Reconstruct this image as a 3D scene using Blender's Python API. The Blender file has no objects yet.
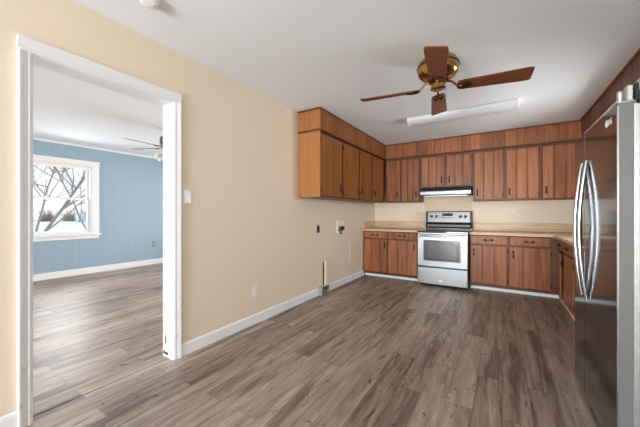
import bpy, bmesh, math, random
from mathutils import Vector, Matrix

# ------------------------------------------------------------------ camera, world, lights, exposure
SC = bpy.context.scene
COL = SC.collection
R = math.radians

cam_d = bpy.data.cameras.new('camera')
cam_d.sensor_fit = 'HORIZONTAL'; cam_d.sensor_width = 36.0
cam_d.lens = 36.0 * 288.0 / 640.0
cam_d.clip_start = 0.02; cam_d.clip_end = 300
cam = bpy.data.objects.new('camera', cam_d); COL.objects.link(cam)
cam.location = (0, 0, 1.2)
cam.rotation_euler = (R(90), 0, R(32.29))
SC.camera = cam

SC.view_settings.view_transform = 'Standard'
SC.view_settings.look = 'None'
SC.view_settings.exposure = 0.08
SC.view_settings.gamma = 1.0
SC.view_settings.use_curve_mapping = False

world = bpy.data.worlds.new('sky'); SC.world = world
world.use_nodes = True
wn = world.node_tree; wn.nodes.clear()
wo = wn.nodes.new('ShaderNodeOutputWorld'); wb = wn.nodes.new('ShaderNodeBackground')
wb.inputs[0].default_value = (0.88, 0.94, 1.0, 1); wb.inputs[1].default_value = 1.15
wn.links.new(wb.outputs[0], wo.inputs[0])

def area(name, loc, direction, sx, sy, power, color=(1, 1, 1)):
    d = bpy.data.lights.new(name, 'AREA'); d.shape = 'RECTANGLE'
    d.size = sx; d.size_y = sy; d.energy = power; d.color = color
    o = bpy.data.objects.new(name, d); COL.objects.link(o)
    o.location = loc
    o.rotation_euler = Vector(direction).to_track_quat('-Z', 'Z').to_euler()
    return o
# daylight and added fill outside the window openings of the two rooms
area('patio_daylight', (-1.35, -4.35, 1.1), (0, 1, 0.30), 1.6, 2.0, 410, (0.93, 0.97, 1.0))
area('window_daylight', (0.55, -4.35, 1.5), (0, 1, 0.25), 0.9, 1.1, 95, (0.93, 0.97, 1.0))  # fill light, added behind the camera with an unseen opening of its own
area('sink_daylight', (1.55, 4.05, 1.6), (-1, 0, 0.0), 1.5, 0.95, 66, (0.95, 0.98, 1.0))
area('living_daylight', (-4.6, -4.35, 1.4), (0, 1, -0.35), 2.6, 1.5, 330, (0.98, 0.98, 0.98))
area('living_side_daylight', (-4.6, 6.25, 1.4), (0, -1, -0.35), 2.4, 1.5, 215, (0.98, 0.98, 0.98))  # added to light the blue room without burning out the door jamb
area('blue_wall_daylight', (-7.35, 2.0, 1.55), (1, 0.1, -0.45), 0.85, 1.2, 48, (0.95, 0.98, 1.0))

# ------------------------------------------------------------------ materials
def new_mat(name):
    m = bpy.data.materials.new(name); m.use_nodes = True
    nt = m.node_tree; b = nt.nodes['Principled BSDF']
    return m, nt, b

def plain(name, col, rough=0.5, metal=0.0, var=0.04, scale=6.0, bump=0.0, bscale=80.0, spec=0.5):
    """a plain surface with a faint procedural mottling"""
    m, nt, b = new_mat(name)
    tc = nt.nodes.new('ShaderNodeTexCoord'); n = nt.nodes.new('ShaderNodeTexNoise')
    n.inputs['Scale'].default_value = scale; n.inputs['Detail'].default_value = 4
    nt.links.new(tc.outputs['Object'], n.inputs['Vector'])
    mx = nt.nodes.new('ShaderNodeMix'); mx.data_type = 'RGBA'
    lo = [max(0, c * (1 - var)) for c in col]; hi = [min(1, c * (1 + var)) for c in col]
    mx.inputs[6].default_value = (*lo, 1); mx.inputs[7].default_value = (*hi, 1)
    nt.links.new(n.outputs['Fac'], mx.inputs[0]); nt.links.new(mx.outputs[2], b.inputs['Base Color'])
    b.inputs['Roughness'].default_value = rough; b.inputs['Metallic'].default_value = metal
    b.inputs['Specular IOR Level'].default_value = spec
    if bump:
        n2 = nt.nodes.new('ShaderNodeTexNoise'); n2.inputs['Scale'].default_value = bscale
        nt.links.new(tc.outputs['Object'], n2.inputs['Vector'])
        bp = nt.nodes.new('ShaderNodeBump'); bp.inputs['Strength'].default_value = bump; bp.inputs['Distance'].default_value = 0.004
        nt.links.new(n2.outputs['Fac'], bp.inputs['Height']); nt.links.new(bp.outputs[0], b.inputs['Normal'])
    return m

def ramp(nt, stops):
    r = nt.nodes.new('ShaderNodeValToRGB'); e = r.color_ramp.elements
    while len(e) < len(stops): e.new(0.5)
    for k, (p, c) in enumerate(stops):
        e[k].position = p; e[k].color = (*c, 1)
    return r

def math_node(nt, op, a, b=None):
    n = nt.nodes.new('ShaderNodeMath'); n.operation = op
    for i, v in enumerate((a, b)):
        if v is None: continue
        if isinstance(v, (int, float)): n.inputs[i].default_value = v
        else: nt.links.new(v, n.inputs[i])
    return n.outputs[0]

def wood(name, dark, mid, light, grain=(9, 9, 0.7), rough=0.38):
    """cabinet wood: grain along local Z, each plank with a tone of its own (attribute 'rnd')"""
    m, nt, b = new_mat(name)
    tc = nt.nodes.new('ShaderNodeTexCoord'); mp = nt.nodes.new('ShaderNodeMapping')
    mp.inputs['Scale'].default_value = grain
    at = nt.nodes.new('ShaderNodeAttribute'); at.attribute_name = 'rnd'
    off = nt.nodes.new('ShaderNodeVectorMath'); off.operation = 'ADD'
    nt.links.new(tc.outputs['Object'], off.inputs[0])
    sc_ = nt.nodes.new('ShaderNodeVectorMath'); sc_.operation = 'SCALE'
    nt.links.new(at.outputs['Vector'], sc_.inputs[0]); sc_.inputs['Scale'].default_value = 7.0
    nt.links.new(sc_.outputs[0], off.inputs[1]); nt.links.new(off.outputs[0], mp.inputs['Vector'])
    n1 = nt.nodes.new('ShaderNodeTexNoise'); n1.inputs['Scale'].default_value = 1.6; n1.inputs['Detail'].default_value = 6; n1.inputs['Distortion'].default_value = 1.2
    n2 = nt.nodes.new('ShaderNodeTexNoise'); n2.inputs['Scale'].default_value = 9; n2.inputs['Detail'].default_value = 4
    nt.links.new(mp.outputs[0], n1.inputs['Vector']); nt.links.new(mp.outputs[0], n2.inputs['Vector'])
    v = math_node(nt, 'ADD', math_node(nt, 'MULTIPLY', n1.outputs['Fac'], 0.55), math_node(nt, 'MULTIPLY', n2.outputs['Fac'], 0.25))
    v = math_node(nt, 'ADD', v, math_node(nt, 'MULTIPLY', at.outputs['Fac'], 0.15))
    r = ramp(nt, [(0.28, dark), (0.52, mid), (0.78, light)])
    nt.links.new(v, r.inputs[0]); nt.links.new(r.outputs[0], b.inputs['Base Color'])
    b.inputs['Roughness'].default_value = rough; b.inputs['Specular IOR Level'].default_value = 0.3
    return m

def floor_mat(name, tone=1.0):
    m, nt, b = new_mat(name)
    tc = nt.nodes.new('ShaderNodeTexCoord'); sp = nt.nodes.new('ShaderNodeSeparateXYZ'); cb = nt.nodes.new('ShaderNodeCombineXYZ')
    nt.links.new(tc.outputs['Object'], sp.inputs[0])
    nt.links.new(sp.outputs['Y'], cb.inputs['X']); nt.links.new(sp.outputs['X'], cb.inputs['Y'])
    br = nt.nodes.new('ShaderNodeTexBrick')
    br.offset = 0.37; br.offset_frequency = 2; br.squash = 1.0
    for k, val in (('Scale', 1.0), ('Mortar Size', 0.0012), ('Brick Width', 1.22), ('Row Height', 0.152), ('Mortar Smooth', 0.1), ('Bias', 0.0)):
        br.inputs[k].default_value = val
    br.inputs['Color1'].default_value = (0, 0, 0, 1); br.inputs['Color2'].default_value = (1, 1, 1, 1)
    br.inputs['Mortar'].default_value = (0.3, 0.3, 0.3, 1)
    nt.links.new(cb.outputs[0], br.inputs['Vector'])
    # grain running along the plank, shifted per plank
    mp = nt.nodes.new('ShaderNodeMapping'); mp.inputs['Scale'].default_value = (1.3, 13, 1)
    ad = nt.nodes.new('ShaderNodeVectorMath'); ad.operation = 'ADD'
    s2 = nt.nodes.new('ShaderNodeVectorMath'); s2.operation = 'SCALE'; s2.inputs['Scale'].default_value = 9.0
    nt.links.new(br.outputs['Color'], s2.inputs[0]); nt.links.new(cb.outputs[0], ad.inputs[0]); nt.links.new(s2.outputs[0], ad.inputs[1])
    nt.links.new(ad.outputs[0], mp.inputs['Vector'])
    n1 = nt.nodes.new('ShaderNodeTexNoise'); n1.inputs['Scale'].default_value = 1.5; n1.inputs['Detail'].default_value = 7; n1.inputs['Roughness'].default_value = 0.62; n1.inputs['Distortion'].default_value = 0.8
    nt.links.new(mp.outputs[0], n1.inputs['Vector'])
    n3 = nt.nodes.new('ShaderNodeTexNoise'); n3.inputs['Scale'].default_value = 0.9; n3.inputs['Detail'].default_value = 3
    nt.links.new(cb.outputs[0], n3.inputs['Vector'])
    bw = nt.nodes.new('ShaderNodeRGBToBW'); nt.links.new(br.outputs['Color'], bw.inputs[0])
    nf = nt.nodes.new('ShaderNodeTexNoise'); nf.inputs['Scale'].default_value = 1.0; nf.inputs['Detail'].default_value = 5
    mf = nt.nodes.new('ShaderNodeMapping'); mf.inputs['Scale'].default_value = (5, 70, 1)
    nt.links.new(ad.outputs[0], mf.inputs['Vector']); nt.links.new(mf.outputs[0], nf.inputs['Vector'])
    v = math_node(nt, 'ADD', math_node(nt, 'MULTIPLY', bw.outputs[0], 0.12), math_node(nt, 'MULTIPLY', n1.outputs['Fac'], 0.56))
    v = math_node(nt, 'ADD', v, math_node(nt, 'MULTIPLY', n3.outputs['Fac'], 0.14))
    v = math_node(nt, 'ADD', v, math_node(nt, 'MULTIPLY', nf.outputs['Fac'], 0.18))
    def t(c): return (c[0] * tone * 1.04, c[1] * tone * 1.0, c[2] * tone * 0.96)
    r = ramp(nt, [(0.36, t((0.14, 0.103, 0.082))), (0.45, t((0.275, 0.213, 0.174))), (0.55, t((0.385, 0.312, 0.262))), (0.68, t((0.55, 0.47, 0.41)))])
    nt.links.new(v, r.inputs[0])
    # long dark heartwood bands inside some planks
    mh = nt.nodes.new('ShaderNodeMapping'); mh.inputs['Scale'].default_value = (0.55, 5.5, 1)
    nh = nt.nodes.new('ShaderNodeTexNoise'); nh.inputs['Scale'].default_value = 1.3; nh.inputs['Detail'].default_value = 6; nh.inputs['Roughness'].default_value = 0.65
    nt.links.new(ad.outputs[0], mh.inputs['Vector']); nt.links.new(mh.outputs[0], nh.inputs['Vector'])
    rh_ = ramp(nt, [(0.53, (1, 1, 1)), (0.59, (0.48, 0.44, 0.42)), (0.72, (0.30, 0.27, 0.255))])
    nt.links.new(nh.outputs['Fac'], rh_.inputs[0])
    m0 = nt.nodes.new('ShaderNodeMix'); m0.data_type = 'RGBA'; m0.blend_type = 'MULTIPLY'; m0.inputs[0].default_value = 0.85
    nt.links.new(r.outputs[0], m0.inputs[6]); nt.links.new(rh_.outputs[0], m0.inputs[7])
    # knots: sparse dark scars
    mk = nt.nodes.new('ShaderNodeMapping'); mk.inputs['Scale'].default_value = (3.4, 8.0, 1)
    nt.links.new(ad.outputs[0], mk.inputs['Vector'])
    vo = nt.nodes.new('ShaderNodeTexNoise'); vo.inputs['Scale'].default_value = 1.7; vo.inputs['Detail'].default_value = 7; vo.inputs['Roughness'].default_value = 0.6; vo.inputs['Distortion'].default_value = 2.2
    nt.links.new(mk.outputs[0], vo.inputs['Vector'])
    rk = ramp(nt, [(0.335, (0.14, 0.125, 0.12)), (0.38, (1, 1, 1))])
    nt.links.new(vo.outputs['Fac'], rk.inputs[0])
    mu = nt.nodes.new('ShaderNodeMix'); mu.data_type = 'RGBA'; mu.blend_type = 'MULTIPLY'; mu.inputs[0].default_value = 0.85
    nt.links.new(m0.outputs[2], mu.inputs[6]); nt.links.new(rk.outputs[0], mu.inputs[7])
    # seams
    ms = nt.nodes.new('ShaderNodeMix'); ms.data_type = 'RGBA'; ms.inputs[7].default_value = (0.03, 0.022, 0.018, 1)
    nt.links.new(math_node(nt, 'MULTIPLY', br.outputs['Fac'], 0.7), ms.inputs[0]); nt.links.new(mu.outputs[2], ms.inputs[6])
    nt.links.new(ms.outputs[2], b.inputs['Base Color'])
    b.inputs['Roughness'].default_value = 0.42
    bp = nt.nodes.new('ShaderNodeBump'); bp.inputs['Strength'].default_value = 0.12; bp.inputs['Distance'].default_value = 0.002
    nt.links.new(n1.outputs['Fac'], bp.inputs['Height']); nt.links.new(bp.outputs[0], b.inputs['Normal'])
    return m

def counter_mat():
    m, nt, b = new_mat('butcher_block_laminate')
    tc = nt.nodes.new('ShaderNodeTexCoord'); mp = nt.nodes.new('ShaderNodeMapping'); mp.inputs['Scale'].default_value = (1.2, 22, 30)
    nt.links.new(tc.outputs['Object'], mp.inputs['Vector'])
    n = nt.nodes.new('ShaderNodeTexNoise'); n.inputs['Scale'].default_value = 1.4; n.inputs['Detail'].default_value = 4
    nt.links.new(mp.outputs[0], n.inputs['Vector'])
    r = ramp(nt, [(0.33, (0.42, 0.28, 0.15)), (0.5, (0.62, 0.44, 0.265)), (0.68, (0.74, 0.57, 0.38))])
    nt.links.new(n.outputs['Fac'], r.inputs[0]); nt.links.new(r.outputs[0], b.inputs['Base Color'])
    b.inputs['Roughness'].default_value = 0.4
    return m

def panel_wall_mat(name, col):
    """painted vertical board panelling: grooves every ~20 cm, running up the wall"""
    m, nt, b = new_mat(name)
    tc = nt.nodes.new('ShaderNodeTexCoord'); sp = nt.nodes.new('ShaderNodeSeparateXYZ')
    nt.links.new(tc.outputs['Object'], sp.inputs[0])
    f = math_node(nt, 'FRACT', math_node(nt, 'MULTIPLY', sp.outputs['Y'], 4.9))
    g = math_node(nt, 'LESS_THAN', f, 0.045)
    mx = nt.nodes.new('ShaderNodeMix'); mx.data_type = 'RGBA'
    mx.inputs[6].default_value = (*col, 1); mx.inputs[7].default_value = (*[c * 0.90 for c in col], 1)
    nt.links.new(g, mx.inputs[0]); nt.links.new(mx.outputs[2], b.inputs['Base Color'])
    bp = nt.nodes.new('ShaderNodeBump'); bp.inputs['Strength'].default_value = 0.5; bp.inputs['Distance'].default_value = 0.003; bp.invert = True
    nt.links.new(g, bp.inputs['Height']); nt.links.new(bp.outputs[0], b.inputs['Normal'])
    b.inputs['Roughness'].default_value = 0.5
    return m

def steel(name, col, rough, along='Z', aniso=0.0, bump=0.03):
    m, nt, b = new_mat(name)
    tc = nt.nodes.new('ShaderNodeTexCoord'); mp = nt.nodes.new('ShaderNodeMapping')
    mp.inputs['Scale'].default_value = (160, 160, 1.2) if along == 'Z' else (1.2, 160, 160)
    nt.links.new(tc.outputs['Object'], mp.inputs['Vector'])
    n = nt.nodes.new('ShaderNodeTexNoise'); n.inputs['Scale'].default_value = 1.0; n.inputs['Detail'].default_value = 3
    nt.links.new(mp.outputs[0], n.inputs['Vector'])
    mx = nt.nodes.new('ShaderNodeMix'); mx.data_type = 'RGBA'
    mx.inputs[6].default_value = (*[c * 0.93 for c in col], 1); mx.inputs[7].default_value = (*[min(1, c * 1.05) for c in col], 1)
    nt.links.new(n.outputs['Fac'], mx.inputs[0]); nt.links.new(mx.outputs[2], b.inputs['Base Color'])
    b.inputs['Metallic'].default_value = 1.0; b.inputs['Roughness'].default_value = rough
    if bump:
        bp = nt.nodes.new('ShaderNodeBump'); bp.inputs['Strength'].default_value = bump; bp.inputs['Distance'].default_value = 0.001
        nt.links.new(n.outputs['Fac'], bp.inputs['Height']); nt.links.new(bp.outputs[0], b.inputs['Normal'])
    return m

def pane_mat():
    m = bpy.data.materials.new('window_glass'); m.use_nodes = True
    nt = m.node_tree; nt.nodes.clear()
    o = nt.nodes.new('ShaderNodeOutputMaterial'); mx = nt.nodes.new('ShaderNodeMixShader')
    tr = nt.nodes.new('ShaderNodeBsdfTransparent'); gl = nt.nodes.new('ShaderNodeBsdfGlossy')
    gl.inputs['Roughness'].default_value = 0.02
    fr = nt.nodes.new('ShaderNodeFresnel'); fr.inputs['IOR'].default_value = 1.3
    nt.links.new(fr.outputs[0], mx.inputs[0]); nt.links.new(tr.outputs[0], mx.inputs[1]); nt.links.new(gl.outputs[0], mx.inputs[2])
    nt.links.new(mx.outputs[0], o.inputs[0])
    return m

def scuffed_white():
    """white trim paint with dark scuffs and chips near the floor"""
    m, nt, b = new_mat('scuffed_white_trim')
    tc = nt.nodes.new('ShaderNodeTexCoord'); sp = nt.nodes.new('ShaderNodeSeparateXYZ')
    nt.links.new(tc.outputs['Object'], sp.inputs[0])
    mp = nt.nodes.new('ShaderNodeMapping'); mp.inputs['Scale'].default_value = (14, 14, 5)
    nt.links.new(tc.outputs['Object'], mp.inputs['Vector'])
    n = nt.nodes.new('ShaderNodeTexNoise'); n.inputs['Scale'].default_value = 2.2; n.inputs['Detail'].default_value = 6; n.inputs['Roughness'].default_value = 0.7
    nt.links.new(mp.outputs[0], n.inputs['Vector'])
    low = nt.nodes.new('ShaderNodeMapRange'); low.inputs[1].default_value = 0.0; low.inputs[2].default_value = 0.8; low.inputs[3].default_value = 0.10; low.inputs[4].default_value = -0.06
    nt.links.new(sp.outputs['Z'], low.inputs[0])
    v = math_node(nt, 'ADD', n.outputs['Fac'], low.outputs[0])
    r = ramp(nt, [(0.62, (0.74, 0.755, 0.78)), (0.69, (0.60, 0.60, 0.59)), (0.76, (0.16, 0.14, 0.12))])
    nt.links.new(v, r.inputs[0]); nt.links.new(r.outputs[0], b.inputs['Base Color'])
    b.inputs['Roughness'].default_value = 0.45
    return m

M = dict(
    beige=plain('beige_wall_paint', (0.765, 0.655, 0.52), 0.6, var=0.02, scale=2.0, bump=0.05, bscale=160),
    ceil=plain('white_ceiling_paint', (0.79, 0.82, 0.855), 0.8, var=0.015, scale=1.5),
    white=plain('white_trim_paint', (0.80, 0.815, 0.84), 0.4, var=0.02),
    scuff=scuffed_white(),
    blue=panel_wall_mat('blue_board_panelling', (0.285, 0.40, 0.50)),
    floor=floor_mat('plank_floor', 0.93),
    wood=wood('red_brown_cabinet_wood', (0.13, 0.043, 0.016), (0.32, 0.112, 0.041), (0.50, 0.205, 0.085)),
    wood_l=wood('amber_cabinet_wood', (0.14, 0.043, 0.010), (0.29, 0.102, 0.025), (0.44, 0.180, 0.052)),
    end=wood('pale_end_panel_wood', (0.27, 0.105, 0.034), (0.36, 0.150, 0.052), (0.45, 0.20, 0.075)),
    trimwood=wood('dark_moulding_wood', (0.07, 0.025, 0.012), (0.15, 0.055, 0.025), (0.25, 0.10, 0.045), grain=(2, 2, 2)),
    frame=wood('face_frame_wood', (0.06, 0.022, 0.011), (0.15, 0.055, 0.024), (0.25, 0.10, 0.044)),
    iron=plain('black_iron', (0.018, 0.013, 0.011), 0.5, 0.3),
    counter=counter_mat(),
    steel=steel('brushed_steel', (0.25, 0.255, 0.26), 0.33, 'X'),
    steel_f=steel('dark_fridge_steel', (0.15, 0.19, 0.235), 0.11, 'Z', bump=0.01),
    chrome=steel('polished_handle_steel', (0.58, 0.59, 0.60), 0.16, 'Z', bump=0.0),
    fside=plain('grey_door_side_paint', (0.125, 0.13, 0.135), 0.4, 0.0, var=0.05, scale=9),
    fbody=plain('grey_textured_case_paint', (0.10, 0.105, 0.11), 0.5, 0.0, var=0.2, scale=90, bump=0.4, bscale=260),
    black=plain('black_plastic', (0.012, 0.012, 0.013), 0.3),
    blackg=plain('black_glass', (0.008, 0.008, 0.009), 0.06, spec=0.6),
    ovenglass=plain('smoked_oven_glass', (0.10, 0.10, 0.102), 0.12, spec=0.6),
    ovenframe=plain('dark_oven_window_border', (0.045, 0.045, 0.047), 0.2),
    brass=plain('aged_brass', (0.50, 0.31, 0.11), 0.24, 1.0, var=0.12, scale=10),
    brassd=plain('dark_antique_brass', (0.15, 0.085, 0.035), 0.35, 1.0, var=0.15, scale=14),
    blade=wood('mahogany_blade', (0.09, 0.027, 0.013), (0.20, 0.060, 0.029), (0.31, 0.105, 0.050), grain=(0.8, 9, 9), rough=0.35),
    diffuser=plain('white_acrylic_diffuser', (0.60, 0.62, 0.64), 0.35, var=0.01),
    plastic=plain('ivory_plastic', (0.80, 0.77, 0.70), 0.35, var=0.02),
    wplastic=plain('white_plastic', (0.84, 0.84, 0.84), 0.35, var=0.02),
    brownp=plain('dark_brown_plastic', (0.045, 0.028, 0.02), 0.4),
    galv=plain('galvanised_metal', (0.52, 0.54, 0.55), 0.35, 0.9, var=0.15, scale=30),
    dark=plain('dark_recess', (0.03, 0.025, 0.022), 0.8),
    tan=plain('pale_tan_board', (0.80, 0.70, 0.54), 0.6),
    sand=plain('tan_wall_panel', (0.66, 0.52, 0.36), 0.5, var=0.05, scale=14),
    pewter=plain('pewter_fan_metal', (0.16, 0.155, 0.15), 0.35, 0.8),
    greyblade=plain('grey_brown_blade', (0.13, 0.105, 0.09), 0.45),
    frost=plain('frosted_glass_shade', (0.86, 0.86, 0.84), 0.25),
    snow=plain('snow', (0.86, 0.89, 0.93), 0.8, var=0.03, scale=0.6, bump=0.2, bscale=2),
    bark=plain('grey_bark', (0.33, 0.28, 0.24), 0.9, var=0.3, scale=9),
    shrub=plain('bare_brown_shrub', (0.34, 0.29, 0.24), 0.9, var=0.35, scale=5),
    carblue=plain('blue_car_paint', (0.34, 0.58, 0.78), 0.3),
    pane=pane_mat(),
    outside=plain('outer_siding', (0.6, 0.6, 0.6), 0.7),
)

# ------------------------------------------------------------------ mesh helpers
RNG = random.Random(11)
class MB:
    def __init__(self, origin=(0, 0, 0)):
        self.bm = bmesh.new(); self.o = Vector(origin)
        self.rl = self.bm.faces.layers.float.new('rnd')
    def _tint(self, faces, v=None):
        v = RNG.random() if v is None else v
        for f in faces: f[self.rl] = v
    def box(self, x0, x1, y0, y1, z0, z1, bev=0.0, seg=1, tint=None):
        x0, x1 = sorted((x0, x1)); y0, y1 = sorted((y0, y1)); z0, z1 = sorted((z0, z1))
        before = set(self.bm.faces)
        vs = [self.bm.verts.new(Vector(p)) for p in ((x0,y0,z0),(x1,y0,z0),(x1,y1,z0),(x0,y1,z0),(x0,y0,z1),(x1,y0,z1),(x1,y1,z1),(x0,y1,z1))]
        fs = [self.bm.faces.new([vs[i] for i in q]) for q in ((0,3,2,1),(4,5,6,7),(0,1,5,4),(1,2,6,5),(2,3,7,6),(3,0,4,7))]
        if bev > 0:
            es = list({e for f in fs for e in f.edges})
            bev = min(bev, 0.45 * min(x1 - x0, y1 - y0, z1 - z0))
            bmesh.ops.bevel(self.bm, geom=es, offset=bev, segments=seg, affect='EDGES', profile=0.5)
        self._tint([f for f in self.bm.faces if f not in before], tint)
        return self
    def prism(self, poly, axis, a0, a1, tint=None):
        """poly: 2-D points; axis 'x': (y,z), 'y': (x,z), 'z': (x,y)"""
        def mk(p, a):
            return {'x': (a, p[0], p[1]), 'y': (p[0], a, p[1]), 'z': (p[0], p[1], a)}[axis]
        A = [self.bm.verts.new(mk(p, a0)) for p in poly]; B = [self.bm.verts.new(mk(p, a1)) for p in poly]
        n = len(poly)
        fs = [self.bm.faces.new(A), self.bm.faces.new(B[::-1])]
        for i in range(n):
            fs.append(self.bm.faces.new([A[i], B[i], B[(i + 1) % n], A[(i + 1) % n]]))
        bmesh.ops.recalc_face_normals(self.bm, faces=fs)
        self._tint(fs, tint); return self
    def lathe(self, prof, c=(0, 0, 0), axis=(0, 0, 1), seg=24):
        q = Vector((0, 0, 1)).rotation_difference(Vector(axis).normalized()); c = Vector(c)
        rings = []
        for r, z in prof:
            if r < 1e-6: rings.append([self.bm.verts.new(c + q @ Vector((0, 0, z)))])
            else: rings.append([self.bm.verts.new(c + q @ Vector((r * math.cos(2*math.pi*k/seg), r * math.sin(2*math.pi*k/seg), z))) for k in range(seg)])
        fs = []
        for a, b in zip(rings, rings[1:]):
            for k in range(seg):
                k2 = (k + 1) % seg
                if len(a) == 1 and len(b) == 1: continue
                if len(a) == 1: fs.append(self.bm.faces.new([a[0], b[k], b[k2]]))
                elif len(b) == 1: fs.append(self.bm.faces.new([a[k], b[0], a[k2]]))
                else: fs.append(self.bm.faces.new([a[k], b[k], b[k2], a[k2]]))
        for ring in (rings[0], rings[-1]):
            if len(ring) > 1: fs.append(self.bm.faces.new(ring))
        bmesh.ops.recalc_face_normals(self.bm, faces=fs)
        self._tint(fs); return self
    def tube(self, pts, rad, seg=8):
        pts = [Vector(p) for p in pts]; n = len(pts)
        rads = rad if isinstance(rad, (list, tuple)) else [rad] * n
        rings = []; up = Vector((0.123, 0.456, 0.88)).normalized()
        for i, p in enumerate(pts):
            t = (pts[min(i + 1, n - 1)] - pts[max(i - 1, 0)]).normalized()
            a = t.cross(up)
            if a.length < 1e-4: a = t.cross(Vector((1, 0, 0)))
            a.normalize(); b = t.cross(a)
            rings.append([self.bm.verts.new(p + rads[i] * (a * math.cos(2*math.pi*k/seg) + b * math.sin(2*math.pi*k/seg))) for k in range(seg)])
        fs = [self.bm.faces.new(rings[0]), self.bm.faces.new(rings[-1][::-1])]
        for a, b in zip(rings, rings[1:]):
            for k in range(seg):
                fs.append(self.bm.faces.new([a[k], a[(k+1) % seg], b[(k+1) % seg], b[k]]))
        bmesh.ops.recalc_face_normals(self.bm, faces=fs)
        self._tint(fs); return self
    def rot(self, mat):
        bmesh.ops.transform(self.bm, matrix=mat, verts=self.bm.verts); return self
    def build(self, name, mat, parent=None, smooth=False):
        if self.o.length > 0: bmesh.ops.translate(self.bm, vec=-self.o, verts=self.bm.verts)
        me = bpy.data.meshes.new(name); self.bm.to_mesh(me); self.bm.free()
        me.materials.append(M[mat] if isinstance(mat, str) else mat)
        if smooth:
            for p in me.polygons: p.use_smooth = True
            me.set_sharp_from_angle(angle=R(38))
        o = bpy.data.objects.new(name, me); COL.objects.link(o)
        if parent is not None: o.parent = parent
        return o

def tag(o, label, cat, group=None):
    o['label'] = label; o['category'] = cat
    if group: o['group'] = group
    return o
def thing(name, label, cat, loc, rz=0.0, group=None):
    o = bpy.data.objects.new(name, None); COL.objects.link(o)
    o.empty_display_size = 0.1
    o.location = loc; o.rotation_euler = (0, 0, rz)
    return tag(o, label, cat, group)
def struct(o, label=None):
    o['kind'] = 'structure'
    if label: o['label'] = label
    return o

# ------------------------------------------------------------------ the setting
XL, XR, YB, H = -2.28, 1.29, 5.78, 2.54     # left wall, right wall, back wall, ceiling of the kitchen
XBL, YN = -7.0, -3.9                        # blue wall, wall behind the camera
struct(MB().box(-2.335, XR + 0.12, YN - 0.12, YB + 0.12, -0.1, 0).build('floor', 'floor'), 'grey brown wood plank floor of the kitchen')
struct(MB().box(XBL - 0.12, -2.345, YN - 0.12, YB + 0.12, -0.1, 0).build('floor', 'floor'), 'grey brown wood plank floor of the blue room')
struct(MB().box(-2.345, -2.335, YN - 0.12, YB + 0.12, -0.1, -0.004).build('floor', 'dark'), 'dark seam between the two floors in the doorway')
struct(MB().box(-2.42, XR + 0.12, YN - 0.12, YB + 0.12, H, H + 0.12).build('ceiling', 'ceil'), 'white kitchen ceiling')
struct(MB().box(XBL - 0.12, -2.42, YN - 0.12, YB + 0.12, H, H + 0.12).build('ceiling', 'ceil'), 'white ceiling of the blue room')

DY0, DY1, DZ = 0.500, 1.368, 2.125          # doorway in the left wall
w = MB()
w.box(-2.42, XL, YN, DY0, 0, H).box(-2.42, XL, DY1, YB, 0, H).box(-2.42, XL, DY0, DY1, DZ, H)
struct(w.build('wall_left', 'beige'), 'beige wall with the open doorway')
A, B, C0, C1 = -5.8, -3.4, 0.65, 2.15
struct(MB().box(B, XR + 0.12, YB, YB + 0.12, 0, H).box(XBL - 0.12, A, YB, YB + 0.12, 0, H).box(A, B, YB, YB + 0.12, 0, C0).box(A, B, YB, YB + 0.12, C1, H).build('wall_back', 'beige'), 'beige wall behind the range')
w = MB()
A, B, C0, C1 = 3.25, 4.85, 1.10, 2.10
w.box(XR, XR + 0.12, YN, A, 0, H).box(XR, XR + 0.12, B, YB, 0, H).box(XR, XR + 0.12, A, B, 0, C0).box(XR, XR + 0.12, A, B, C1, H)
struct(w.build('wall_right', 'beige'))
f = MB()
f.box(XR - 0.01, XR + 0.1, A, A + 0.05, C0, C1).box(XR - 0.01, XR + 0.1, B - 0.05, B, C0, C1).box(XR - 0.01, XR + 0.1, A + 0.05, B - 0.05, C0, C0 + 0.05).box(XR - 0.01, XR + 0.1, A + 0.05, B - 0.05, C1 - 0.05, C1).box(XR, XR + 0.09, (A + B) / 2 - 0.03, (A + B) / 2 + 0.03, C0 + 0.05, C1 - 0.05)
fr = struct(f.build('window_5', 'white'))
MB().box(XR + 0.049, XR + 0.055, A + 0.05, B - 0.05, C0 + 0.05, C1 - 0.05).build('pane', 'pane', fr)
A, B, C0, C1 = -5.8, -3.4, 0.65, 2.15
f = MB().box(A, A + 0.05, YB - 0.01, YB + 0.1, C0, C1).box(B - 0.05, B, YB - 0.01, YB + 0.1, C0, C1).box(A + 0.05, B - 0.05, YB - 0.01, YB + 0.1, C0, C0 + 0.05).box(A + 0.05, B - 0.05, YB - 0.01, YB + 0.1, C1 - 0.05, C1).box((A + B) / 2 - 0.03, (A + B) / 2 + 0.03, YB, YB + 0.09, C0 + 0.05, C1 - 0.05)
fr = struct(f.build('window_6', 'white'))  # unseen window, added as the opening for the second blue room light
MB().box(A + 0.05, B - 0.05, YB + 0.049, YB + 0.055, C0 + 0.05, C1 - 0.05).build('pane', 'pane', fr)
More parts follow.
